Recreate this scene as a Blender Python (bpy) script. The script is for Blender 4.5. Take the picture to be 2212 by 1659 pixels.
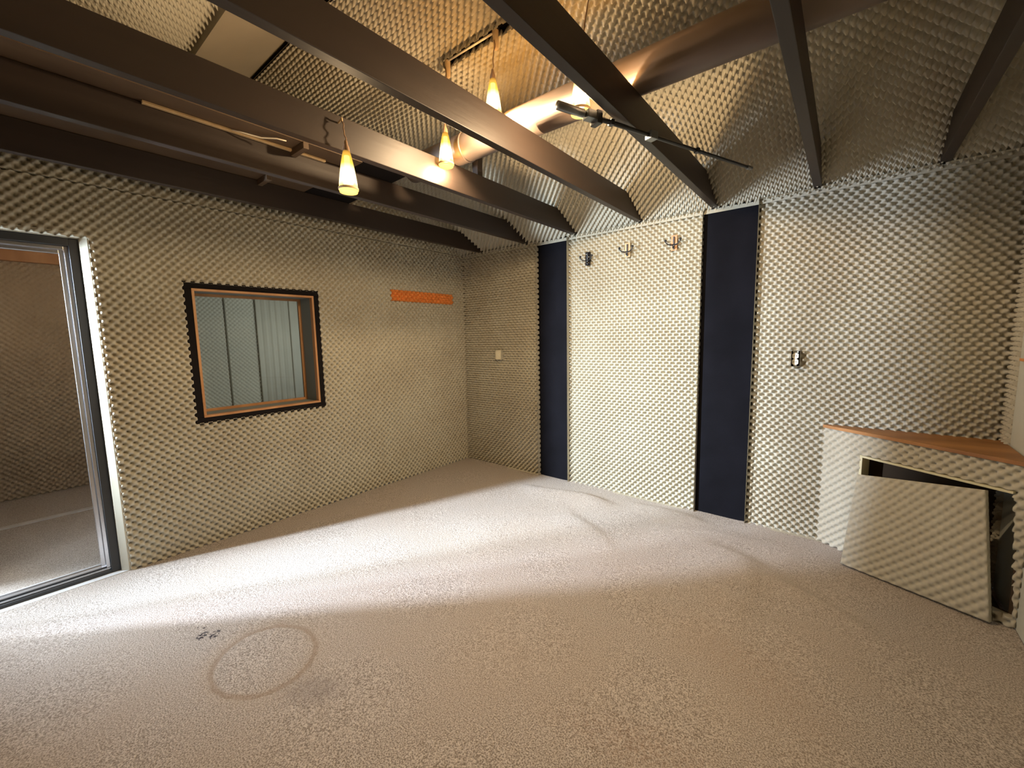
import bpy, math, random
import numpy as np
from mathutils import Vector, Matrix

scene = bpy.context.scene
for o in list(bpy.data.objects):
    bpy.data.objects.remove(o)
COL = scene.collection
R = math.radians
random.seed(4)

# ------------------------------------------------------------------ camera
yaw, pit, rol = R(38.932), R(6.434), R(-1.0775)
fw = Vector((-math.sin(yaw)*math.cos(pit), math.cos(yaw)*math.cos(pit), -math.sin(pit)))
rt = Vector((math.cos(yaw), math.sin(yaw), 0)); up = rt.cross(fw)
rt2 = rt*math.cos(rol) + up*math.sin(rol); up2 = -rt*math.sin(rol) + up*math.cos(rol)
cd = bpy.data.cameras.new('camera'); cam = bpy.data.objects.new('camera', cd); COL.objects.link(cam)
M = Matrix((rt2, up2, -fw)).transposed().to_4x4(); M.translation = (3.5254, -3.4926, 1.45)
cam.matrix_world = M
cd.sensor_width = 36; cd.lens = 893.75/2212*36; cd.clip_start = .02
scene.camera = cam

# ------------------------------------------------------------------ exposure, world
scene.view_settings.view_transform = 'Standard'; scene.view_settings.look = 'None'
scene.view_settings.gamma = 1; scene.view_settings.use_curve_mapping = False
scene.view_settings.exposure = 0.0
w = bpy.data.worlds.new('sky'); scene.world = w; w.use_nodes = True
w.node_tree.nodes['Background'].inputs[0].default_value = (.62, .78, 1, 1)
w.node_tree.nodes['Background'].inputs[1].default_value = .15

# ------------------------------------------------------------------ daylight at the openings, added side-room fill
def area(name, loc, target, sx, sy, power, col, spread=180):
    l = bpy.data.lights.new(name, 'AREA'); l.shape = 'RECTANGLE'; l.size = sx; l.size_y = sy
    l.energy = power; l.color = col; l.spread = R(spread)
    o = bpy.data.objects.new(name, l); COL.objects.link(o); o.location = loc
    o.rotation_euler = (Vector(target)-Vector(loc)).to_track_quat('-Z', 'Y').to_euler()
    return o
DAY = (.76, .85, 1.0)
area('daylight_narrow_gap', (-.55, -4.58, 1.85), (2.4, -.9, 1.25), .10, 1.1, 300, DAY, 85)
area('daylight_wide_gap', (-1.25, -4.75, 1.6), (1.3, -3.0, .6), 1.1, 2.2, 90, DAY)
area('daylight_high_sky', (-1.5, -4.95, 3.5), (1.0, -3.1, 0), 1.5, 1.5, 480, (.74, .84, 1))
pl = bpy.data.lights.new('side_room_fill', 'POINT'); pl.energy = 9; pl.color = (1, .72, .45); pl.shadow_soft_size = .06  # unseen warm light added to brighten the room behind the glass door
po = bpy.data.objects.new('side_room_fill', pl); COL.objects.link(po); po.location = (-1.1, -3.0, 2.1)
area('daylight_side_room', (-.75, -.5, 1.7), (-2.5, -1.5, 1.1), .9, 1.4, 17, (1, 1, .93))

# ------------------------------------------------------------------ materials
def nodes(m):
    return m.node_tree.nodes, m.node_tree.links
def mat(name, col, rough=.7, metal=0, spec=.4, coat=0, noise=0, nscale=20, bump=0, bscale=200, col2=None, stretch=None, detail=4):
    m = bpy.data.materials.new(name); m.use_nodes = True
    n, l = nodes(m); b = n['Principled BSDF']
    b.inputs['Base Color'].default_value = (*col, 1); b.inputs['Roughness'].default_value = rough
    b.inputs['Metallic'].default_value = metal; b.inputs['Specular IOR Level'].default_value = spec
    b.inputs['Coat Weight'].default_value = coat; b.inputs['Coat Roughness'].default_value = .45
    tc = n.new('ShaderNodeTexCoord'); mp = n.new('ShaderNodeMapping'); l.new(tc.outputs['Object'], mp.inputs[0])
    if stretch: mp.inputs['Scale'].default_value = stretch
    if col2 or noise:
        t = n.new('ShaderNodeTexNoise'); t.inputs['Scale'].default_value = nscale; t.inputs['Detail'].default_value = detail
        l.new(mp.outputs[0], t.inputs['Vector'])
        r = n.new('ShaderNodeValToRGB'); r.color_ramp.elements[0].position = .35; r.color_ramp.elements[1].position = .65
        c2 = col2 or tuple(c*(1-noise) for c in col)
        r.color_ramp.elements[0].color = (*c2, 1); r.color_ramp.elements[1].color = (*col, 1)
        l.new(t.outputs['Fac'], r.inputs[0]); l.new(r.outputs[0], b.inputs['Base Color'])
    if bump:
        t2 = n.new('ShaderNodeTexNoise'); t2.inputs['Scale'].default_value = bscale; t2.inputs['Detail'].default_value = 3
        l.new(mp.outputs[0], t2.inputs['Vector'])
        bp = n.new('ShaderNodeBump'); bp.inputs['Strength'].default_value = bump; bp.inputs['Distance'].default_value = .004
        l.new(t2.outputs['Fac'], bp.inputs['Height']); l.new(bp.outputs[0], b.inputs['Normal'])
    return m

FOAM = mat('cream_foam', (.52, .495, .41), .95, spec=.1, col2=(.47, .435, .35), nscale=2.2, detail=6)
FOAMD = mat('aged_foam', (.50, .40, .29), .95, spec=.1, noise=.12, nscale=3)
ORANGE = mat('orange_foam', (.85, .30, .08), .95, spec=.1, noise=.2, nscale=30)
SMOOTH = mat('smooth_foam', (.52, .46, .36), .95, spec=.1, noise=.1, nscale=3)
PLASTER = mat('grey_white_paint', (.62, .64, .58), .7, noise=.05, nscale=3)
BASE = mat('wall_board', (.35, .3, .24), .9, noise=.15, nscale=4)
BEAM = mat('dark_brown_beam_paint', (.038, .025, .019), .50, spec=.35, coat=.10, col2=(.028, .019, .015), nscale=6, bump=.25, bscale=30, stretch=(1, .12, 1))
DECK = mat('dark_brown_plywood', (.13, .085, .05), .6, col2=(.085, .055, .035), nscale=5, stretch=(1, .3, 1))
DUCTM = mat('brown_painted_duct', (.18, .135, .11), .52, metal=.4, spec=.6, noise=.12, nscale=4)
BLACK = mat('black_fabric', (.0065, .0065, .010), .9, spec=.12, bump=.3, bscale=300, noise=.3, nscale=5)
FELT = mat('black_foam_border', (.012, .010, .010), .95, spec=.1)
BLACKM = mat('black_metal', (.02, .02, .022), .4, spec=.5)
GREYM = mat('grey_painted_steel', (.22, .23, .23), .35, metal=.7)
DFRAME = mat('dark_door_frame', (.035, .038, .042), .45)
ALU = mat('aluminium', (.62, .64, .68), .25, metal=.9)
WOOD = mat('orange_pine', (.55, .29, .13), .5, col2=(.42, .20, .08), nscale=8, stretch=(1, 1, .2))
WOODT = mat('orange_plywood', (.42, .20, .065), .5, col2=(.25, .11, .035), nscale=6, stretch=(.3, 1, 1))
PALEW = mat('pale_pine', (.62, .45, .25), .6, noise=.2, nscale=20)
CREAM = mat('cream_plastic', (.85, .80, .62), .4)
WHITE = mat('white_plastic', (.9, .88, .78), .35)
CREAMP = mat('cream_trim_paint', (.66, .62, .42), .6)
SILL_STREAK = mat('pale_threshold_and_light_streak', (.62, .63, .65), .6, noise=.15, nscale=12)  # threshold colour, also used for the painted light streak on the floor
SHEET = mat('grey_sheet', (.50, .51, .45), .8, noise=.06, nscale=3)
REVEAL = mat('blue_grey_reveal', (.20, .23, .23), .7)
CORD = mat('brown_cord', (.25, .15, .08), .8)
WIREW = mat('pale_wire', (.8, .74, .6), .5)
TAPE = mat('orange_tape', (.75, .33, .12), .6)
DARKIN = mat('dark_plywood_inside', (.07, .045, .025), .8)

def glass_mat(name, tint, k):
    m = bpy.data.materials.new(name); m.use_nodes = True; n, l = nodes(m); n.clear()
    o = n.new('ShaderNodeOutputMaterial'); mx = n.new('ShaderNodeMixShader'); t = n.new('ShaderNodeBsdfTransparent')
    g = n.new('ShaderNodeBsdfGlossy'); g.inputs['Roughness'].default_value = .02; t.inputs[0].default_value = (*tint, 1)
    f = n.new('ShaderNodeLayerWeight'); f.inputs[0].default_value = .5
    pw = n.new('ShaderNodeMath'); pw.operation = 'POWER'; pw.inputs[1].default_value = 5; l.new(f.outputs['Facing'], pw.inputs[0])
    mu = n.new('ShaderNodeMath'); mu.operation = 'MULTIPLY_ADD'; mu.inputs[1].default_value = .9*k; mu.inputs[2].default_value = .035
    l.new(pw.outputs[0], mu.inputs[0]); l.new(mu.outputs[0], mx.inputs[0]); l.new(t.outputs[0], mx.inputs[1]); l.new(g.outputs[0], mx.inputs[2])
    l.new(mx.outputs[0], o.inputs[0]); return m
GLASS = glass_mat('window_glass', (.96, .98, .96), 1.0)

def shade_mat(name, strength):
    # frosted amber glass round a lit bulb: partly see-through, glowing most around the bulb
    m = bpy.data.materials.new(name); m.use_nodes = True; n, l = nodes(m); n.clear()
    o = n.new('ShaderNodeOutputMaterial'); mx = n.new('ShaderNodeMixShader'); t = n.new('ShaderNodeBsdfTransparent')
    t.inputs[0].default_value = (1, .78, .42, 1); b = n.new('ShaderNodeEmission'); mx.inputs[0].default_value = .55
    tc = n.new('ShaderNodeTexCoord'); s = n.new('ShaderNodeSeparateXYZ'); l.new(tc.outputs['Object'], s.inputs[0])
    r = n.new('ShaderNodeMapRange'); r.inputs['From Min'].default_value = -.2; r.inputs['From Max'].default_value = 0
    l.new(s.outputs['Z'], r.inputs['Value'])
    c = n.new('ShaderNodeValToRGB'); e = c.color_ramp.elements
    e[0].position = 0; e[0].color = (.9, .55, .12, 1); e[1].position = 1; e[1].color = (.16, .075, .012, 1)
    for p_, q in ((.13, (.8, .55, .16, 1)), (.25, (1, .85, .5, 1)), (.5, (1, .82, .42, 1)), (.66, (.45, .29, .045, 1)), (.85, (.32, .19, .03, 1))):
        k = e.new(p_); k.color = q
    l.new(r.outputs[0], c.inputs[0]); l.new(c.outputs[0], b.inputs['Color']); b.inputs['Strength'].default_value = strength
    l.new(t.outputs[0], mx.inputs[1]); l.new(b.outputs[0], mx.inputs[2]); l.new(mx.outputs[0], o.inputs[0])
    return m
SHADE = shade_mat('glowing_amber_glass', 4.0)
BULB = bpy.data.materials.new('bulb_glow'); BULB.use_nodes = True
_b = BULB.node_tree.nodes['Principled BSDF']; _b.inputs['Emission Color'].default_value = (1, .80, .50, 1); _b.inputs['Emission Strength'].default_value = 12

def carpet_mat():
    m = bpy.data.materials.new('beige_carpet'); m.use_nodes = True; n, l = nodes(m); b = n['Principled BSDF']
    b.inputs['Roughness'].default_value = .95; b.inputs['Specular IOR Level'].default_value = .1
    b.inputs['Sheen Weight'].default_value = .15
    tc = n.new('ShaderNodeTexCoord')
    def nz(s, d=3, lo=.35, hi=.65):
        t = n.new('ShaderNodeTexNoise'); t.inputs['Scale'].default_value = s; t.inputs['Detail'].default_value = d
        l.new(tc.outputs['Object'], t.inputs[0])
        r = n.new('ShaderNodeMapRange'); r.inputs['From Min'].default_value = lo; r.inputs['From Max'].default_value = hi
        l.new(t.outputs['Fac'], r.inputs[0]); return t, r
    def mixc(f, a, c2):
        x = n.new('ShaderNodeMix'); x.data_type = 'RGBA'
        l.new(f, x.inputs[0])
        (l.new(a, x.inputs[6]) if not isinstance(a, tuple) else setattr(x.inputs[6], 'default_value', (*a, 1)))
        (l.new(c2, x.inputs[7]) if not isinstance(c2, tuple) else setattr(x.inputs[7], 'default_value', (*c2, 1)))
        return x.outputs[2]
    t1, r1 = nz(190, 2); t2, r2 = nz(1.6, 5); t3, r3 = nz(60, 3)
    c = mixc(r1.outputs[0], (.20, .168, .142), (.64, .585, .55))
    c = mixc(r2.outputs[0], c, (.52, .455, .40)) if False else c
    def mul(a, k):
        x = n.new('ShaderNodeMath'); x.operation = 'MULTIPLY'; l.new(a, x.inputs[0])
        (setattr(x.inputs[1], 'default_value', k) if isinstance(k, (int, float)) else l.new(k, x.inputs[1])); return x.outputs[0]
    c = mixc(mul(r2.outputs[0], .28), c, (.44, .36, .29))
    # worn, soiled patches
    def dist(cx, cy, sx=1, sy=1, rot=0):
        mp = n.new('ShaderNodeMapping'); mp.vector_type = 'TEXTURE'; mp.inputs['Location'].default_value = (cx, cy, 0)
        mp.inputs['Rotation'].default_value = (0, 0, rot); mp.inputs['Scale'].default_value = (sx, sy, 1000)
        l.new(tc.outputs['Object'], mp.inputs[0])
        ad = n.new('ShaderNodeVectorMath'); ad.operation = 'ADD'
        tn = n.new('ShaderNodeTexNoise'); tn.inputs['Scale'].default_value = 9; l.new(tc.outputs['Object'], tn.inputs[0])
        sc = n.new('ShaderNodeVectorMath'); sc.operation = 'MULTIPLY_ADD'; l.new(tn.outputs['Color'], sc.inputs[0])
        sc.inputs[1].default_value = (.10, .10, 0); sc.inputs[2].default_value = (-.05, -.05, 0)
        l.new(mp.outputs[0], ad.inputs[0]); l.new(sc.outputs[0], ad.inputs[1])
        ln = n.new('ShaderNodeVectorMath'); ln.operation = 'LENGTH'; l.new(ad.outputs[0], ln.inputs[0]); return ln.outputs['Value']
    def band(d, a0, a1, b0, b1):
        x = n.new('ShaderNodeMapRange'); x.interpolation_type = 'SMOOTHSTEP'; x.inputs['From Min'].default_value = a0; x.inputs['From Max'].default_value = a1; l.new(d, x.inputs[0])
        y = n.new('ShaderNodeMapRange'); y.interpolation_type = 'SMOOTHSTEP'; y.inputs['From Min'].default_value = b0; y.inputs['From Max'].default_value = b1
        y.inputs['To Min'].default_value = 1; y.inputs['To Max'].default_value = 0; l.new(d, y.inputs[0])
        return mul(x.outputs[0], y.outputs[0])
    RX, RY = 1.515, -2.855
    d = dist(RX, RY, .225, .20, 0)
    c = mixc(mul(band(d, .93, 1.0, 1.03, 1.12), .55), c, (.24, .17, .12))
    c = mixc(mul(band(d, .9, 1.0, 1.05, 1.5), .22), c, (.42, .33, .24))
    d2 = dist(1.86, -2.80, .16, .09, .6); c = mixc(mul(band(d2, -1, -.5, .2, 1.2), .45), c, (.22, .19, .18))
    for (x, y, a) in ((1.10, -2.99, .022), (1.135, -2.945, .020), (1.155, -2.955, .014), (1.01, -2.98, .006), (1.04, -2.965, .005), (1.125, -3.0, .008)):
        dd = dist(x, y, a, a*1.3, .4)
        tt = n.new('ShaderNodeTexNoise'); tt.inputs['Scale'].default_value = 75; l.new(tc.outputs['Object'], tt.inputs[0])
        r_ = n.new('ShaderNodeMapRange'); r_.inputs['From Min'].default_value = .46; r_.inputs['From Max'].default_value = .54; l.new(tt.outputs['Fac'], r_.inputs[0])
        c = mixc(mul(band(dd, -1, -.5, .8, 1.3), mul(r_.outputs[0], .95)), c, (.015, .012, .025))
    # brown water stains in the near right corner
    for (x, y, sx, sy, ro, k) in ((3.0, -2.2, .35, .12, .3, .25), (2.9, -2.5, .3, .08, 1.0, .3), (3.3, -1.6, .4, .2, -.5, .2), (2.5, -1.2, .5, .12, .9, .12)):
        dd = dist(x, y, sx, sy, ro); c = mixc(mul(mul(band(dd, -1, -.5, .2, 1.2), r3.outputs[0]), k), c, (.30, .17, .10))
    l.new(c, b.inputs['Base Color'])
    ad = n.new('ShaderNodeMath'); ad.operation = 'ADD'; l.new(t1.outputs['Fac'], ad.inputs[0]); l.new(t3.outputs['Fac'], ad.inputs[1])
    bp = n.new('ShaderNodeBump'); bp.inputs['Strength'].default_value = .8; bp.inputs['Distance'].default_value = .006
    l.new(ad.outputs[0], bp.inputs['Height']); l.new(bp.outputs[0], b.inputs['Normal'])
    return m
CARPET = carpet_mat()

# ------------------------------------------------------------------ mesh helpers
def link(name, me, m, parent=None, smooth=False):
    o = bpy.data.objects.new(name, me); COL.objects.link(o)
    if m: me.materials.append(m)
    if parent: o.parent = parent
    if smooth: me.shade_smooth()
    return o
class MB:
    def __init__(s): s.v = []; s.f = []
    def box(s, a, b, rot=None, piv=None):
        x0, y0, z0 = a; x1, y1, z1 = b; k = len(s.v)
        c = [Vector(q) for q in ((x0, y0, z0), (x1, y0, z0), (x1, y1, z0), (x0, y1, z0), (x0, y0, z1), (x1, y0, z1), (x1, y1, z1), (x0, y1, z1))]
        if rot is not None:
            pv = Vector(piv or (0, 0, 0)); c = [rot @ (q-pv)+pv for q in c]
        s.v += c; s.f += [tuple(k+i for i in q) for q in ((3, 2, 1, 0), (4, 5, 6, 7), (0, 1, 5, 4), (1, 2, 6, 5), (2, 3, 7, 6), (3, 0, 4, 7))]
        return s
    def prism(s, pts, ext):      # polygon pts (3D) extruded by vector ext
        k = len(s.v); n = len(pts); e = Vector(ext)
        s.v += [Vector(q) for q in pts]+[Vector(q)+e for q in pts]
        s.f.append(tuple(k+i for i in range(n))[::-1]); s.f.append(tuple(k+n+i for i in range(n)))
        for i in range(n):
            j = (i+1) % n; s.f.append((k+i, k+j, k+n+j, k+n+i))
        return s
    def tube(s, pts, r, n=12, caps=True):
        pts = [Vector(q) for q in pts]; rs = r if isinstance(r, (list, tuple)) else [r]*len(pts); k = len(s.v); pn = None
        for i, q in enumerate(pts):
            t = (pts[min(i+1, len(pts)-1)]-pts[max(i-1, 0)]).normalized()
            if pn is None:
                a = t.cross(Vector((0, 0, 1)));  a = a if a.length > .1 else t.cross(Vector((1, 0, 0)))
            else: a = pn - t*pn.dot(t)
            a.normalize(); pn = a; b = t.cross(a)
            for j in range(n):
                th = 2*math.pi*j/n; s.v.append(q+(a*math.cos(th)+b*math.sin(th))*rs[i])
        for i in range(len(pts)-1):
            for j in range(n):
                a0 = k+i*n+j; a1 = k+i*n+(j+1) % n; s.f.append((a0, a1, a1+n, a0+n))
        if caps: s.f.append(tuple(k+j for j in range(n))[::-1]); s.f.append(tuple(k+(len(pts)-1)*n+j for j in range(n)))
        return s
    def lathe(s, prof, c=(0, 0, 0), n=28):
        k = len(s.v); m = len(prof)
        for r, z in prof:
            for j in range(n):
                th = 2*math.pi*j/n; s.v.append(Vector((c[0]+r*math.cos(th), c[1]+r*math.sin(th), c[2]+z)))
        for i in range(m-1):
            for j in range(n):
                a0 = k+i*n+j; a1 = k+i*n+(j+1) % n; s.f.append((a0, a1, a1+n, a0+n))
        return s
    def build(s, name, m, parent=None, smooth=False, bevel=0, org=None):
        me = bpy.data.meshes.new(name); o_ = Vector(org) if org is not None else Vector((0, 0, 0))
        me.from_pydata([tuple(Vector(q)-o_) for q in s.v], [], s.f); me.update()
        import bmesh
        bm = bmesh.new(); bm.from_mesh(me); bmesh.ops.recalc_face_normals(bm, faces=bm.faces)
        if bevel:
            bmesh.ops.bevel(bm, geom=list(bm.edges), offset=bevel, segments=2, affect='EDGES', profile=.6)
        bm.to_mesh(me); bm.free()
        o = link(name, me, m, parent, smooth)
        if org is not None: o.location = o_
        return o
def tag(o, label, cat, group=None, kind=None):
    o['label'] = label; o['category'] = cat
    if group: o['group'] = group
    if kind: o['kind'] = kind
    return o
def struct(o, label=None):
    o['kind'] = 'structure'
    if label: o['label'] = label
    return o
def empty(name, loc=(0, 0, 0)):
    o = bpy.data.objects.new(name, None); COL.objects.link(o); o.location = loc; return o
def copy_tree(o, parent=None):
    c = o.copy(); COL.objects.link(c)
    if parent: c.parent = parent
    for ch in [q for q in bpy.data.objects if q.parent == o]: copy_tree(ch, c)
    return c

PER = .0515          # egg-crate pitch
def relief(u, v, amp):
    c = np.cos(2*np.pi*u/PER)*np.cos(2*np.pi*v/PER)
    # broad rounded pegs, narrower deeper pits
    return amp*(1-2.8*((1-c)/2)**2.0)
def foam(name, corners, m, keep=None, amp=.019, step=None, back=.040, parent=None, uv0=(0, 0), wave=.003, skirt=True, seams=()):
    """convoluted foam sheet between 4 corners O, U, UV, V (normal = U x V); keep(u,v) masks cut-outs"""
    O, A, B, C = [np.array(q, float) for q in corners]
    step = step or PER/8
    lu = (np.linalg.norm(A-O)+np.linalg.norm(B-C))/2; lv = (np.linalg.norm(C-O)+np.linalg.norm(B-A))/2
    nu = max(2, int(round(lu/step))); nv = max(2, int(round(lv/step)))
    s, t = np.meshgrid(np.linspace(0, 1, nu+1), np.linspace(0, 1, nv+1), indexing='ij')
    P = (O[None, None]*((1-s)*(1-t))[..., None] + A*(s*(1-t))[..., None] + B*(s*t)[..., None] + C*((1-s)*t)[..., None])
    nrm = np.cross(A-O, C-O); nrm /= np.linalg.norm(nrm)
    u = s*lu+uv0[0]; v = t*lv+uv0[1]
    h = relief(u+.004*np.sin(v*1.9+1), v+.004*np.sin(u*1.3), amp)
    h = h + wave*np.sin(u*2.3+1.7*np.sin(v*1.1))*np.cos(v*1.7+.5)
    for ax, pos in seams:      # joints where two sheets butt together
        q = u if ax == 'u' else v
        h = h - .010*np.exp(-((q-pos)/.004)**2)
    P = P + nrm*h[..., None]
    cu = (u[:-1, :-1]+u[1:, 1:])/2; cv = (v[:-1, :-1]+v[1:, 1:])/2
    K = np.ones(cu.shape, bool) if keep is None else keep(cu-uv0[0], cv-uv0[1])
    idx = np.arange((nu+1)*(nv+1)).reshape(nu+1, nv+1)
    a = idx[:-1, :-1]; b = idx[1:, :-1]; c = idx[1:, 1:]; d = idx[:-1, 1:]
    F = np.stack([a[K], b[K], c[K], d[K]], 1)
    V = P.reshape(-1, 3); fs = [F]
    if skirt:
        Kp = np.pad(K, 1); off = len(V)
        base = (O[None, None]*((1-s)*(1-t))[..., None] + A*(s*(1-t))[..., None] + B*(s*t)[..., None] + C*((1-s)*t)[..., None]) - nrm*back
        V = np.vstack([V, base.reshape(-1, 3)])
        for (nb, e0, e1) in ((Kp[1:-1, :-2], a, b), (Kp[2:, 1:-1], b, c), (Kp[1:-1, 2:], c, d), (Kp[:-2, 1:-1], d, a)):
            q = K & ~nb
            fs.append(np.stack([e1[q], e0[q], e0[q]+off, e1[q]+off], 1))
    F = np.vstack(fs)
    used = np.unique(F); mp = -np.ones(len(V), int); mp[used] = np.arange(len(used)); V = V[used]; F = mp[F]
    me = bpy.data.meshes.new(name)
    me.vertices.add(len(V)); me.vertices.foreach_set('co', V.astype(np.float32).ravel())
    me.loops.add(F.size); me.loops.foreach_set('vertex_index', F.astype(np.int32).ravel())
    me.polygons.add(len(F)); me.polygons.foreach_set('loop_start', (np.arange(len(F))*4).astype(np.int32))
    me.update(calc_edges=True); me.validate()
    sm = np.ones(len(F), bool); sm[len(fs[0]):] = False
    me.polygons.foreach_set('use_smooth', sm)
    return link(name, me, m, parent)

# ------------------------------------------------------------------ dimensions
H = 2.385; SL = .48; XR = 4.24; YR = -4.20; YD = -4.02; YRIDGE = -2.10; ZRIDGE = H + SL*2.10
TH = .042            # foam mean surface to wall board
P1 = (1.072, 1.426); P2 = (2.623, 2.992)
DJ = -3.090          # near edge of the foam at the doorway
DOORTOP = 2.075
W = (-2.655, -1.735, .888, 1.862)   # window hole y0 y1 z0 z1 (outer edge of black border)
G = (-2.618, -1.775, .922, 1.828)   # timber frame outer edge

# ------------------------------------------------------------------ floor
def floor():
    xs = np.unique(np.concatenate([np.arange(-.0, XR+.02, .02)])); ys = np.arange(YR, .041, .02)
    X, Y = np.meshgrid(xs, ys, indexing='ij'); Z = 0*X
    def ridge(x0, y0, x1, y1, h, wd, side=.0):
        d = np.array([x1-x0, y1-y0]); L = np.hypot(*d); d /= L
        t = (X-x0)*d[0]+(Y-y0)*d[1]; q = -(X-x0)*d[1]+(Y-y0)*d[0]
        q = q + .03*np.sin(t*7+x0)
        env = 1/(1+np.exp(-(t+.02)/.06))/(1+np.exp((t-L-.02)/.06))
        prof = np.where(q > 0, np.exp(-(q/wd)**2), np.exp(-(q/(wd*3))**2))
        return h*env*prof
    Z += ridge(1.25, -.36, 1.95, -.30, .035, .05) + ridge(1.85, -.66, 2.25, -.95, .012, .05)
    Z += ridge(2.2, -.15, 2.75, -.22, .014, .05) + ridge(2.9, -.55, 3.45, -.85, .016, .06)
    Z += ridge(1.35, -1.3, 1.9, -.75, .012, .10) + ridge(2.5, -.5, 3.3, -.25, .012, .08)
    Z += ridge(3.10, -.70, 3.15, -1.25, .03, .09) + ridge(3.2, -.78, 3.7, -.95, .012, .03)
    Z += .003*np.sin(X*5+np.sin(Y*4))*np.sin(Y*4.3+1)
    Z -= .014*np.exp(-((np.hypot((X-1.515)/.225, (Y+2.855)/.20)-1.03)/.05)**2)*0.35
    n0, n1 = X.shape; V = np.stack([X, Y, Z], -1).reshape(-1, 3); idx = np.arange(n0*n1).reshape(n0, n1)
    F = np.stack([idx[:-1, :-1].ravel(), idx[1:, :-1].ravel(), idx[1:, 1:].ravel(), idx[:-1, 1:].ravel()], 1)
    me = bpy.data.meshes.new('floor'); me.from_pydata(V.tolist(), [], F.tolist()); me.update()
    return struct(link('floor', me, CARPET, smooth=True), 'rumpled beige carpet with a ring stain')
floor()
f = MB().box((-5, -8, -.12), (-.262, 1.2, -.004)).build('floor', CARPET)
struct(f, 'carpet of the rooms behind the left wall')
sl = MB().box((-.262, YR, -.12), (-.0, DJ-.0, .004)).build('trim_1', SILL_STREAK, bevel=.002); struct(sl, 'pale threshold in the doorway')

# ------------------------------------------------------------------ wall_back
wb = MB().box((-.3, TH, -.1), (XR+.2, .12, H+.3)).build('wall_back', BASE); struct(wb)
foam('foam_covering', ((P1[0]-.0, 0, 0), (.0, 0, 0), (.0, 0, H), (P1[0], 0, H)), FOAM, parent=wb,
     keep=lambda u, v: ~((abs(u-(P1[0]-.545)) < .045) & (abs(v-1.262) < .05)), seams=())
foam('foam_covering', ((P2[0], 0, 0), (P1[1], 0, 0), (P1[1], 0, H), (P2[0], 0, H)), FOAM, parent=wb, uv0=(.01, .02))
foam('foam_covering', ((XR+.02, 0, 0), (P2[1], 0, 0), (P2[1], 0, H), (XR+.02, 0, H)), FOAM, parent=wb, uv0=(.02, .0),
     keep=lambda u, v: ~((abs(u-(XR+.02-3.253)) < .026) & (abs(v-1.264) < .055)))

# ------------------------------------------------------------------ wall_left
wl = MB()
wl.box((-.28, G[0], -.1), (-TH, 0.12, G[2])); wl.box((-.28, G[0], G[3]), (-TH, .12, H+.02))
wl.box((-.28, DJ-.0, -.1), (-TH, G[0], H+.02)); wl.box((-.28, G[1], G[2]), (-TH, .12, G[3]))
wl.box((-.28, YD, DOORTOP), (-TH, DJ, H+.02)); wl.box((-.05, YR, -.1), (-.0, YD, H+.02))
wl.prism(((-.28, .12, H+.02), (-.28, YR, H+.02), (-.28, YR, ZRIDGE-SL*(YRIDGE-YR)*1+.1), (-.28, YRIDGE, ZRIDGE+.1), (-.28, .12, H+.04)), (.28-TH, 0, 0))
wl = wl.build('wall_left', BASE); struct(wl)
foam('foam_covering', ((0, YR+.05, 0), (0, 0, 0), (0, 0, H), (0, YR+.05, H)), FOAM, parent=wl,
     keep=lambda u, v: (lambda y: (y > YD) & ~((y > W[0]) & (y < W[1]) & (v > W[2]) & (v < W[3])) & ~((y < DJ) & (y > YD-.02) & (v < DOORTOP))
                        & ~((y > -1.0) & (y < -.185) & (v > 1.833-.02*(y+1)*0) & (v < 1.942)))(u+YR+.05),
     seams=(('u', -1.19-YR-.05),), amp=.0155)
foam('gable_foam', ((0, YR+.05, H+.004), (0, 0, H+.004), (0, 0, 3.4), (0, YR+.05, 3.4)), FOAM, parent=wl, step=PER/6,
     keep=lambda u, v: (lambda y: v+H+.004 < np.where(y > YRIDGE, H-SL*y, ZRIDGE+SL*(y-YRIDGE))+.02)(u+YR+.05))
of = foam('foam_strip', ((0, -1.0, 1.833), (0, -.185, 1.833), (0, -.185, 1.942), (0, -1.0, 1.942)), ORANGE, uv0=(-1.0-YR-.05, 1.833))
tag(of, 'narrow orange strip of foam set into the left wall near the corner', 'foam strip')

# ------------------------------------------------------------------ wall_right, wall_rear, ceiling
wr = MB().box((XR+.035, YR-.1, -.1), (XR+.2, .12, H+1.3)).build('wall_right', BASE); struct(wr)
foam('foam_covering', ((XR, 0, 0), (XR, -.13, 0), (XR, -.13, H+.1), (XR, 0, H+.1)), FOAM, parent=wr)
MB().box((XR-.0, YR, 0), (XR+.034, -.133, 3.5)).build('smooth_panel', PLASTER, wr)
rr = MB().box((-.0, YR-.1, -.1), (XR+.2, YR, H+1.2)).build('wall_rear', BASE); struct(rr)

ce = MB()
ce.prism(((-.3, .12, H-SL*.12+TH), (-.3, YRIDGE, ZRIDGE+TH), (-.3, YRIDGE, ZRIDGE+.2), (-.3, .12, H+.2)), (XR+.5, 0, 0))
ce.prism(((-.3, YRIDGE, ZRIDGE+TH), (-.3, YR-.1, ZRIDGE+TH-SL*(YRIDGE-YR+.1)), (-.3, YR-.1, ZRIDGE+.2-SL*(YRIDGE-YR+.1)), (-.3, YRIDGE, ZRIDGE+.2)), (XR+.5, 0, 0))
ce = ce.build('ceiling', BASE); struct(ce)
LS = math.hypot(1, SL)
YS = -1.583     # open joint in the slope
def sl_pt(x, y): return (x, y, H-SL*y)
g = .018
foam('foam_covering', (sl_pt(0, 0), sl_pt(0, YRIDGE), sl_pt(XR, YRIDGE), sl_pt(XR, 0)), FOAM, parent=ce,
     seams=(('v', 2.22), ('v', 3.41)), keep=lambda u, v: ~((abs(u+YS*LS) < .024+.004*np.sin(v*90)) & (v > 1.50) & (v < 2.16)))
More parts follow.
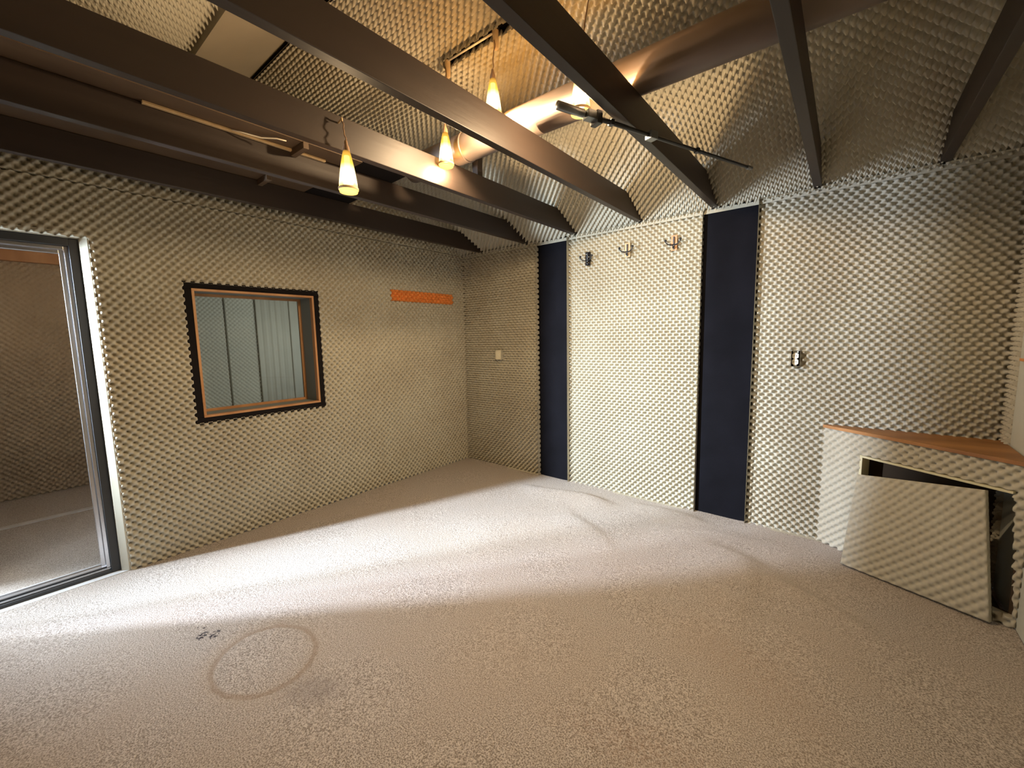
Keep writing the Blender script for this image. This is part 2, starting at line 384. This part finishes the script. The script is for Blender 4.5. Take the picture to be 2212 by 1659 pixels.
def s2(x, y): return (x, y, ZRIDGE+SL*(y-YRIDGE))
YF = -2.62
foam('foam_covering', (s2(0, YF), s2(0, YR), s2(XR, YR), s2(XR, YF)), FOAM, parent=ce, step=PER/6)
MB().prism((s2(0, YRIDGE-.02), s2(0, YF), tuple(np.array(s2(0, YF))+[0, 0, .03]), tuple(np.array(s2(0, YRIDGE-.02))+[0, 0, .03])), (XR, 0, 0)).build('smooth_foam_board', SMOOTH, ce)
MB().box((0, YRIDGE-.02, ZRIDGE-.018), (XR, YRIDGE+.005, ZRIDGE+.03)).build('ridge_strip', FELT, ce)
# dark backing seen through the open joint
MB().prism([tuple(np.array(sl_pt(1.48, YS+d_))+[0, 0, e_]) for d_, e_ in ((.04, .027), (-.04, .027), (-.04, .034), (.04, .034))], (.70, 0, 0)).build('joint_backing', FELT, ce)

# ------------------------------------------------------------------ timber beams
BX = [.343, .970, 1.527, 2.147, 2.725, 3.345, 3.925]
BT = .045; BH = 2.545
blab = ['dark brown ceiling beam nearest the left wall',
        'dark beam second from the left wall, with a pale wire lying on its top',
        'dark beam third from the left wall, with the lowest lamp hanging at its face',
        'dark brown beam whose lower end reaches the wall above the three hooks',
        'dark beam ending right at the top of the wide black wall panel',
        'near-black beam rising almost overhead, right of the wide black panel',
        'black beam at the far right, close to the right wall']
for x, lb in zip(BX, blab):
    yb = -(BH-H)/SL
    o = MB().prism(((x-BT, .01, H), (x-BT, YR+.01, H), (x-BT, YR+.01, H+.012), (x-BT, YR-yb, BH), (x-BT, yb+.0, BH), (x-BT, .01, H+.012)), (BT, 0, 0)).build('ceiling_beam', BEAM, bevel=.003, org=(x, 0, H))
    tag(o, lb, 'beam', 'parallel dark ceiling beams')
# plywood deck lying on the beams by the left wall
dk = MB().box((.002, -3.60, BH+.002), (1.12, -1.95, BH+.02)).build('loft_board', DECK)
tag(dk, 'brown plywood loft board lying on the beams beside the left wall', 'board')
dk2 = MB().prism(((.30, -1.948, BH+.002), (1.135, -1.948, BH+.002), (1.125, -1.635, BH+.002), (.30, -1.59, BH+.002)), (0, 0, .04)).build('dark_board', FELT)
tag(dk2, 'black board on the beams behind the lowest lamp, at the end of the loft board', 'board')
o = MB().box((.985, -2.95, BH+.0215), (1.03, -2.1, BH+.06)).build('timber_batten', PALEW, bevel=.002)
tag(o, 'long pale timber batten lying on the loft board by the pale wire', 'batten')
o = MB().box((.972, -2.97, BH-.012), (.992, -2.12, BH+.001)).build('timber_ledge', PALEW, bevel=.002)
tag(o, 'thin light wood strip along the top edge of the second beam', 'wood strip')
for (y, x0, lb) in ((-2.30, .972, 'short dark crosspiece over the light wood strip on the second beam'), (-2.25, .345, 'short dark crosspiece beside the beam nearest the left wall')):
    o = MB().box((x0, y-.02, BH-.035), (x0+.16, y+.01, BH+.001)).build('wooden_crosspiece', DECK, bevel=.002); tag(o, lb, 'crosspiece')
o = MB().tube([(.998, -2.62, BH-.006), (1.02, -2.58, BH-.012), (1.05, -2.5, BH-.02), (1.09, -2.44, BH-.015), (1.11, -2.40, BH-.02)], .0035, 8).build('pale_wire', WIREW, smooth=True)
tag(o, 'thin pale wire lying loose under the loft board', 'wire')
# joint post
o = MB().box((1.455, -1.32, BH+.001), (1.505, -1.27, H+SL*1.27+.02)).build('vertical_post', BEAM, bevel=.003)
tag(o, 'short dark post standing on the third beam beside the round duct', 'post')

# ------------------------------------------------------------------ round duct
dc = empty('round_duct', (0, -1.53, 2.632)); tag(dc, 'long round brown metal duct running across the tops of the beams', 'duct')
rd = .084
MB().tube([(1.08, 0, 0), (2.02, 0, 0)], rd, 40).build('duct_section', DUCTM, dc, smooth=True)
MB().tube([(1.98, 0, 0), (XR, 0, 0)], rd+.002, 40).build('duct_section', DUCTM, dc, smooth=True)
for x in (1.62,):
    MB().tube([(x-.008, 0, 0), (x-.004, 0, 0), (x+.004, 0, 0), (x+.008, 0, 0)], [rd+.001, rd+.005, rd+.005, rd+.001], 40).build('duct_seam', DUCTM, dc, smooth=True)

# ------------------------------------------------------------------ black wall panels
for (a, b), lb, hgt in ((P1, 'narrow tall black fabric wall panel nearest the room corner', 2.392), (P2, 'wide tall blue-black fabric wall panel right of the hooks', 2.397)):
    t = empty('wall_panel', ((a+b)/2, .03, 0)); tag(t, lb, 'wall panel', 'black wall panels')
    hw = (b-a)/2+.004; mb = MB(); N = 40
    # fabric face gently bowed, ragged top edge
    random.seed(int(a*100)); vs = []
    nz = 60
    for k in range(nz+1):
        for i in range(N+1):
            q = i/N*2-1; z = k/nz*(hgt)
            if k == nz: z += random.uniform(-.012, .008)
            y = -.024-.010*(1-q**6)-.004*math.sin(z*2.1+q*2)*(1-q*q)
            vs.append(Vector((q*hw, y, z)))
    mb.v = vs; mb.f = [(k*(N+1)+i, k*(N+1)+i+1, (k+1)*(N+1)+i+1, (k+1)*(N+1)+i) for k in range(nz) for i in range(N)]
    mb.build('fabric_face', BLACK, t, smooth=True)
    MB().box((-hw, -.022, 0), (hw, .004, hgt-.015)).build('panel_core', FELT, t)

# ------------------------------------------------------------------ window_1
wn = empty('window_1', (0, (G[0]+G[1])/2, (G[2]+G[3])/2)); struct(wn)
def ring(mb, x0, x1, y0, y1, z0, z1, t):
    mb.box((x0, y0, z0), (x1, y1, z0+t)); mb.box((x0, y0, z1-t), (x1, y1, z1)); mb.box((x0, y0, z0+t), (x1, y0+t, z1-t)); mb.box((x0, y1-t, z0+t), (x1, y1, z1-t)); return mb
cw = (0, (G[0]+G[1])/2, (G[2]+G[3])/2)
hw_, hh_ = (G[1]-G[0])/2, (G[3]-G[2])/2
ring(MB(), -.034, .006, -hw_-.045, hw_+.045, -hh_-.045, hh_+.045, .05).build('black_border', FELT, wn, bevel=.004)
ring(MB(), -.03, .012, -hw_+.002, hw_-.002, -hh_+.002, hh_-.002, .016).build('window_frame', WOOD, wn, bevel=.002)
ring(MB(), -.225, -.205, -hw_+.014, hw_-.014, -hh_+.014, hh_-.014, .02).build('glazing_bead', WOOD, wn, bevel=.002)
ring(MB(), -.275, -.031, -hw_+.001, hw_-.001, -hh_+.001, hh_-.001, .013).build('window_reveal', REVEAL, wn)
MB().box((-.216, -hw_+.03, -hh_+.03), (-.213, hw_-.03, hh_-.03)).build('window_pane', GLASS, wn)

# ------------------------------------------------------------------ door_1: sliding glass door in the left wall
dr = empty('door_1', (0, DJ, 0)); struct(dr)
y0 = 0; fz = DOORTOP
def d(a, b): return (a, b)
# outer dark frame
m_ = MB(); m_.box((-.12, -.078, 0), (-.050, -.036, fz-.002)); m_.box((-.12, YD-DJ+.001, fz-.045), (-.050, -.0785, fz-.002)); m_.build('door_frame', DFRAME, dr, bevel=.002)
m_ = MB(); m_.box((-.125, -.097, .006), (-.075, -.079, fz-.047)); m_.box((-.125, YD-DJ+.001, fz-.066), (-.075, -.098, fz-.047)); m_.build('aluminium_track', ALU, dr, bevel=.002)
m_ = MB(); m_.box((-.115, -.118, .05), (-.09, -.099, fz-.068)); m_.box((-.115, -.925, .05), (-.09, -.905, fz-.068)); m_.box((-.115, -.925, .035), (-.09, -.118, .055)); m_.box((-.115, -.925, fz-.088), (-.09, -.118, fz-.068)); m_.build('sash', ALU, dr, bevel=.002)
MB().box((-.106, -.907, .053), (-.101, -.116, fz-.086)).build('door_pane', GLASS, dr)
m_ = MB(); m_.box((-.12, YD-DJ+.001, .004), (-.050, -.0785, .022)); m_.build('bottom_track', DFRAME, dr, bevel=.002)
m_ = MB(); m_.box((-.108, YD-DJ+.001, .0225), (-.098, -.08, .034)); m_.box((-.078, YD-DJ+.001, .0225), (-.068, -.08, .034)); m_.build('track_rail', ALU, dr)
# cut edge of the foam beside the doorway
m_ = MB(); m_.prism([(-.048, -.0355, 0), (-.03, -.034, 0), (.004, -.004, 0), (.004, .004, 0), (-.048, .004, 0)], (0, 0, fz+.01))
m_.prism([(-.048, YD-DJ+.001, fz-.0015), (-.03, YD-DJ+.001, fz), (.004, YD-DJ+.001, fz+.028), (-.048, YD-DJ+.001, fz+.028)], (0, -YD+DJ, 0)); m_.box((-.125, -.0355, 0), (-.0345, -.030, fz)); m_.build('foam_edge', FOAM, dr, bevel=.003)

# ------------------------------------------------------------------ the rooms behind the left wall
b1 = MB().box((-2.75, -3.78, -.1), (-2.64, .6, 2.7)).build('wall_far', BASE); struct(b1)
foam('foam_covering', ((-2.6, -3.70, 0), (-2.6, -2.76, 0), (-2.6, -2.76, 2.35), (-2.6, -3.70, 2.35)), FOAMD, parent=b1, step=PER/5)
foam('foam_covering', ((-2.6, -2.64, 0), (-2.6, -.05, 0), (-2.6, -.05, 2.35), (-2.6, -2.64, 2.35)), SHEET, parent=b1, step=PER/5, amp=.010,
     keep=lambda u, v: abs(u-.99) > .009)
b2 = MB().box((-2.64, -2.75, -.1), (-.281, -2.66, 2.7)).build('wall_divider', BASE); struct(b2)
b3 = MB().box((-2.64, -3.78, -.1), (-.50, -3.70, 2.7)).build('wall_light_block', FOAMD); struct(b3)  # unseen partition added to keep the outdoor light off this room's floor
b4 = MB(); b4.box((-2.75, -3.78, 2.35), (-.281, .7, 2.75)); b4 = b4.build('ceiling', FOAMD); struct(b4, 'ceiling of the rooms behind the left wall')
MB().box((-2.58, -3.68, 2.24), (-2.52, -2.77, 2.34)).build('trim_2', WOOD); struct(bpy.data.objects['trim_2'])
o = MB().box((-1.70, -3.68, -.004), (-1.64, -2.77, .006)).build('light_streak_strip', SILL_STREAK, bevel=.002); struct(o, 'streak of light across the floor behind the glass door, made as a pale strip')  # light streak on the floor, built as a pale strip
# hanging grey sheets seen through the window
for k, (ya, yb_, lb) in enumerate(((-1.30, -.86, 'pale grey sheet hanging in folds in the middle of the window view'), (-.88, -.05, 'strip of pale grey sheet at the right-hand edge of the window view'))):
    mb = MB(); N = 60
    for j in range(2):
        for i in range(N+1):
            y = ya+(yb_-ya)*i/N
            x = -2.575+.008*k+.005*math.sin(i*.55+k)+.002*math.sin(i*1.3)
            mb.v.append(Vector((x, y, .02 if j == 0 else 2.34)))
    mb.f = [(i, i+1, N+2+i, N+1+i) for i in range(N)]
    o = mb.build('hanging_sheet', SHEET, smooth=True)
    so = o.modifiers.new('thick', 'SOLIDIFY'); so.thickness = .004
    tag(o, lb, 'sheet', 'sheets hanging in the side room')

# ------------------------------------------------------------------ pendant lamps
def lamp(loc, top, lb, hookpt=None, power=30):
    t = empty('pendant_lamp', loc); tag(t, lb, 'lamp', 'amber glass pendant lamps')
    s = MB().lathe([(.013, -.002), (.017, -.01), (.022, -.03), (.030, -.07), (.038, -.12), (.043, -.16), (.0445, -.185), (.042, -.20), (.0405, -.20), (.042, -.185), (.040, -.16), (.035, -.12), (.027, -.07), (.019, -.03), (.012, -.008)]).build('lamp_shade', SHADE, t, smooth=True)
    MB().lathe([(.0001, -.172), (.018, -.168), (.026, -.155), (.027, -.14), (.022, -.12), (.014, -.10), (.013, -.03)], n=20).build('light_bulb', BULB, t, smooth=True)
    MB().lathe([(.0452, -.178), (.0475, -.180), (.0475, -.188), (.0452, -.190)]).build('shade_rim', PALEW, t, smooth=True)
    MB().lathe([(.0001, .045), (.006, .042), (.009, .025), (.014, .012), (.0165, -.004), (.0145, -.012)], n=18).build('socket_cap', CORD, t, smooth=True)
    tp = Vector(top)-Vector(loc); pts = [Vector((0, 0, .04)).lerp(tp, i/8)+Vector((.004*math.sin(i*1.3), .003*math.sin(i*2.1), 0)) for i in range(9)]
    MB().tube(pts, .0028, 8).build('lamp_cord', CORD, t, smooth=True)
    pl = bpy.data.lights.new('bulb_light', 'POINT'); pl.energy = power; pl.color = (1, .72, .42); pl.shadow_soft_size = .03
    po = bpy.data.objects.new('bulb_light', pl); COL.objects.link(po); po.parent = t; po.location = (0, 0, -.215)
    if hookpt:
        hp = Vector(hookpt)-Vector(loc)
        MB().tube([hp, hp+Vector((.022, 0, .004)), hp+Vector((.034, 0, .012)), hp+Vector((.036, 0, .0)), hp+Vector((.03, 0, -.006))], .004, 8).build('lamp_hook', PALEW, t, smooth=True)
    return t
lamp((1.57, -2.325, 2.375), (1.567, -2.335, 2.505), 'lowest and largest-looking amber pendant lamp, hanging by a hook from the third beam', (1.529, -2.335, 2.508), power=12)
lamp((1.575, -1.672, 2.685), (1.525, -1.60, 3.10), 'small amber pendant lamp just in front of the duct end', power=20)
lamp((1.955, -1.665, 2.845), (1.92, -1.60, 3.08), 'amber pendant lamp hung below the joint peg, half hidden behind the fourth beam', power=60)
lamp((2.52, -1.715, 2.655), (2.52, -1.60, 3.12), 'brightest amber pendant lamp beside the metal rod and the round duct', power=72)

# pegs at the open joint
def peg(x, lb):
    t = empty('ceiling_peg', (x, YS-.004, H-SL*YS)); tag(t, lb, 'peg', 'pegs at the ceiling joint')
    MB().tube([(0, 0, .01), (0, 0, -.01), (.002, 0, -.06), (.003, 0, -.10), (.003, 0, -.108)], [.016, .018, .0165, .014, .006], 14).build('wooden_peg', PALEW, t, smooth=True)
    MB().lathe([(.0235, -.0), (.0235, -.006), (.018, -.008)], n=16).build('collar', FELT, t, smooth=True)
peg(1.915, 'rounded wooden peg at the upper end of the dark ceiling joint'); peg(1.525, 'rounded wooden peg at the lower end of the dark ceiling joint, by the fourth beam')
o = MB().tube([(1.53, YS-.008, H-SL*YS-.012), (1.90, YS-.008, H-SL*YS-.016)], .006, 10).build('white_rod', WHITE, smooth=True)
tag(o, 'thin white rod lying in the dark ceiling joint between the two pegs', 'rod')
random.seed(9)
for i, lb in enumerate(('torn scrap of foam at the upper end of the ceiling joint', 'smaller torn foam scrap beside the beam at the ceiling joint')):
    mb = MB(); c = Vector((2.03+.05*i, YS+.01-.03*i, H-SL*YS-.02-.01*i)); pts = []
    for k in range(7):
        pts.append(c+Vector((.012*k-.035, .012*math.sin(k*1.7+i), -.010*math.cos(k*1.1))))
    o = mb.tube(pts, [.003, .012, .007, .014, .006, .011, .003], 7).build('foam_scrap', SMOOTH, smooth=False); tag(o, lb, 'foam scrap')

# ------------------------------------------------------------------ metal rod clamped under the fifth beam
rp = [Vector(q) for q in ((2.575, -1.995, 2.362), (2.626, -1.84, 2.362), (2.775, -1.484, 2.362), (3.05, -.755, 2.37))]
a, b = Vector((2.575, -1.995, 2.366)), Vector((3.045, -.765, 2.366)); dv = (b-a)
rd_ = empty('metal_rod', a); tag(rd_, 'dark metal rod with grey clamps crossing under the fifth beam', 'rod')
MB().tube([Vector((0, 0, 0)), dv*.1], .017, 12).build('rod_end', GREYM, rd_, smooth=True)
MB().tube([dv*.09, dv*.28, dv*.30, dv], [.010, .010, .009, .008], 12).build('rod_shaft', BLACKM, rd_, smooth=True)
MB().tube([dv*.99, dv*1.02], .011, 12).build('rod_tip', GREYM, rd_, smooth=True)
ang = math.atan2(dv.y, dv.x); RZ = Matrix.Rotation(ang, 3, 'Z')
def cl(f_, sx, sy, sz, m, dz=0):
    c = dv*f_; mb = MB(); mb.box((c.x-sx, c.y-sy, c.z-sz+dz), (c.x+sx, c.y+sy, c.z+sz+dz), RZ, c); return mb.build('clamp', m, rd_, bevel=.003)
cl(.135, .032, .020, .017, GREYM); cl(.155, .014, .024, .026, BLACKM, -.004); cl(.41, .022, .020, .017, GREYM, -.001)
for f_ in (.22, .66): cl(f_, .010, .012, .012, BLACKM)

# ------------------------------------------------------------------ coat hooks
def hook(x, z, plate, lb):
    t = empty('coat_hook', (x, 0, z)); tag(t, lb, 'coat hook', 'hooks in a row on the foam wall')
    MB().box((-.024, -.024, -.058), (.024, -.012, .062)).build('hook_plate', plate, t, bevel=.003)
    MB().box((-.006, -.033, -.05), (.006, -.024, .05)).build('hook_spine', BLACKM, t, bevel=.002)
    for s in (-1, 1):
        MB().tube([(0, -.028, -.012), (s*.02, -.04, -.016), (s*.042, -.052, -.008), (s*.056, -.056, .006), (s*.058, -.056, .014)], [.005, .005, .0045, .0045, .004], 9).build('hook_arm', BLACKM, t, smooth=True)
        MB().tube([(s*.058, -.056, .012), (s*.058, -.056, .017), (s*.058, -.056, .026), (s*.058, -.056, .030)], [.004, .011, .010, .003], 10).build('hook_knob', BLACKM, t, smooth=True)
    MB().tube([(.0, -.030, -.03), (0, -.05, -.04), (0, -.058, -.028)], .005, 9).build('lower_prong', BLACKM, t, smooth=True)
hook(1.639, 2.149, FELT, 'dark double coat hook, nearest the narrow black panel')
hook(2.02, 2.172, PALEW, 'middle double coat hook on a small pale wood plate')
hook(2.41, 2.172, WOOD, 'double coat hook on an orange wood plate, nearest the wide black panel')

# ------------------------------------------------------------------ switch plate and outlet
sp = empty('light_switch', (.545, 0, 1.262)); tag(sp, 'cream light switch plate on the back wall near the corner', 'light switch')
MB().box((-.043, -.028, -.055), (.043, -.020, .055)).build('switch_plate', CREAM, sp, bevel=.003)
MB().box((-.012, -.032, -.022), (.012, -.0282, .022)).build('switch_rocker', CREAM, sp, bevel=.002)
MB().box((-.04, -.020, -.045), (.04, .034, .045)).build('switch_box', FELT, sp)
ou = empty('wall_outlet', (3.253, 0, 1.264)); tag(ou, 'white uncovered double wall outlet in a dark cut-out, right of the wide black panel', 'outlet')
MB().box((-.025, .004, -.054), (.025, .036, .054)).build('outlet_box', FELT, ou)
for s in (-1, 1):
    mb = MB(); pts = []
    for k in range(24):
        th = 2*math.pi*k/24; pts.append((.0185*max(-.85, min(.85, math.cos(th)))/.85*1.0, .0, s*.021+.0205*math.sin(th)))
    mb.prism(pts, (0, -.014, 0)); mb.build('socket_face', WHITE, ou)
    for q in (-.006, .006): MB().box((q-.001, -.0155, s*.021-.004), (q+.001, -.0142, s*.021+.006)).build('socket_slot', FELT, ou)
MB().box((-.008, -.004, -.05), (.008, .007, .05)).build('outlet_yoke', WHITE, ou, bevel=.001)
MB().box((-.016, -.002, .042), (.016, .002, .054)).build('mounting_ear', WHITE, ou, bevel=.001)
o = MB().box((XR-.004, -.30, 1.278), (XR-.001, -.14, 1.292)).build('tape_strip', TAPE); tag(o, 'short piece of orange tape on the smooth right wall', 'tape')

# ------------------------------------------------------------------ corner cupboard
A33 = R(33); du = Vector((math.cos(A33), -math.sin(A33), 0)); nn = Vector((-math.sin(A33), -math.cos(A33), 0))
C0 = Vector((3.44, -.018, 0)); ZT = .815
LEN = (XR-.002-C0.x)/du.x
cc = empty('corner_cupboard', C0); tag(cc, 'triangular foam-covered corner cupboard with an orange wooden top', 'cupboard')
def cp(s, n_, z): v = du*s+nn*n_; return (v.x, v.y, z)
U0, U1, Z0, Z1 = .235, .945, .05, .672
fo = foam('foam_face', (cp(0, 0, .0), cp(LEN, 0, .0), cp(LEN, 0, ZT-.012), cp(0, 0, ZT-.012)), FOAM, parent=cc, back=.03, amp=.011,
     keep=lambda u, v: ~((u > U0) & (u < U1-.05+.05*(1-v/.67)) & (v > Z0) & (v < Z1)))
# backing frame of boards
mb = MB()
def brd(s0, s1, z0, z1, n0, n1):
    mb.prism([cp(s0, n0, z0), cp(s1, n0, z0), cp(s1, n0, z1), cp(s0, n0, z1)], tuple(nn*(n1-n0)))
brd(.03, U0, 0.0, ZT-.02, -.045, -.031); brd(U1, LEN-.04, 0.0, ZT-.02, -.045, -.031); brd(U0, U1, Z1, ZT-.02, -.045, -.031); brd(U0, U1, 0, Z0, -.045, -.031)
mb.build('face_board', DARKIN, cc)
mb = MB(); t_ = .012
brd(U0-.002, U1-.05, Z1-t_, Z1, -.06, .008); brd(U0-.002, U0+t_, Z0, Z1-t_, -.06, .008)
mb.build('opening_trim', CREAMP, cc)
tpz = ZT-.011
tri = [cp(-.0, .016, tpz), cp(LEN, .016, tpz)]
tri3 = tri+[(XR-.002-C0.x, .012, tpz), (.02, .012, tpz)]
MB().prism(tri3, (0, 0, .02)).build('wooden_top', WOODT, cc, bevel=.002)
MB().prism([cp(.06, -.05, .01), cp(LEN-.06, -.05, .01), (XR-.03-C0.x, .0, .01)], (0, 0, .012)).build('cupboard_floor', DARKIN, cc)
MB().box((.12, -.030, .025), (XR-.01-C0.x, -.018, .78)).build('back_board', DARKIN, cc)

# loose access panel leaning on the cupboard
fl = [Vector((3.572, -.325, .012)), Vector((4.150, -.562, .012)), Vector((4.118, -.482, .660)), Vector((3.640, -.178, .562))]
fl = [q+nn*k for q, k in zip(fl, (0, 0, .035, .03))]
ap = empty('access_panel', fl[0]); tag(ap, 'loose foam-covered access panel leaning crookedly against the corner cupboard', 'panel')
L = [q-fl[0] for q in fl]
foam('foam_face', [tuple(q) for q in L], FOAM, parent=ap, back=.045, amp=.007, uv0=(.01, .01), wave=.002)
nrm = (L[1]-L[0]).cross(L[3]-L[0]).normalized()
MB().prism([tuple(q-nrm*.052) for q in L], tuple(nrm*.012)).build('backing_board', DARKIN, ap)
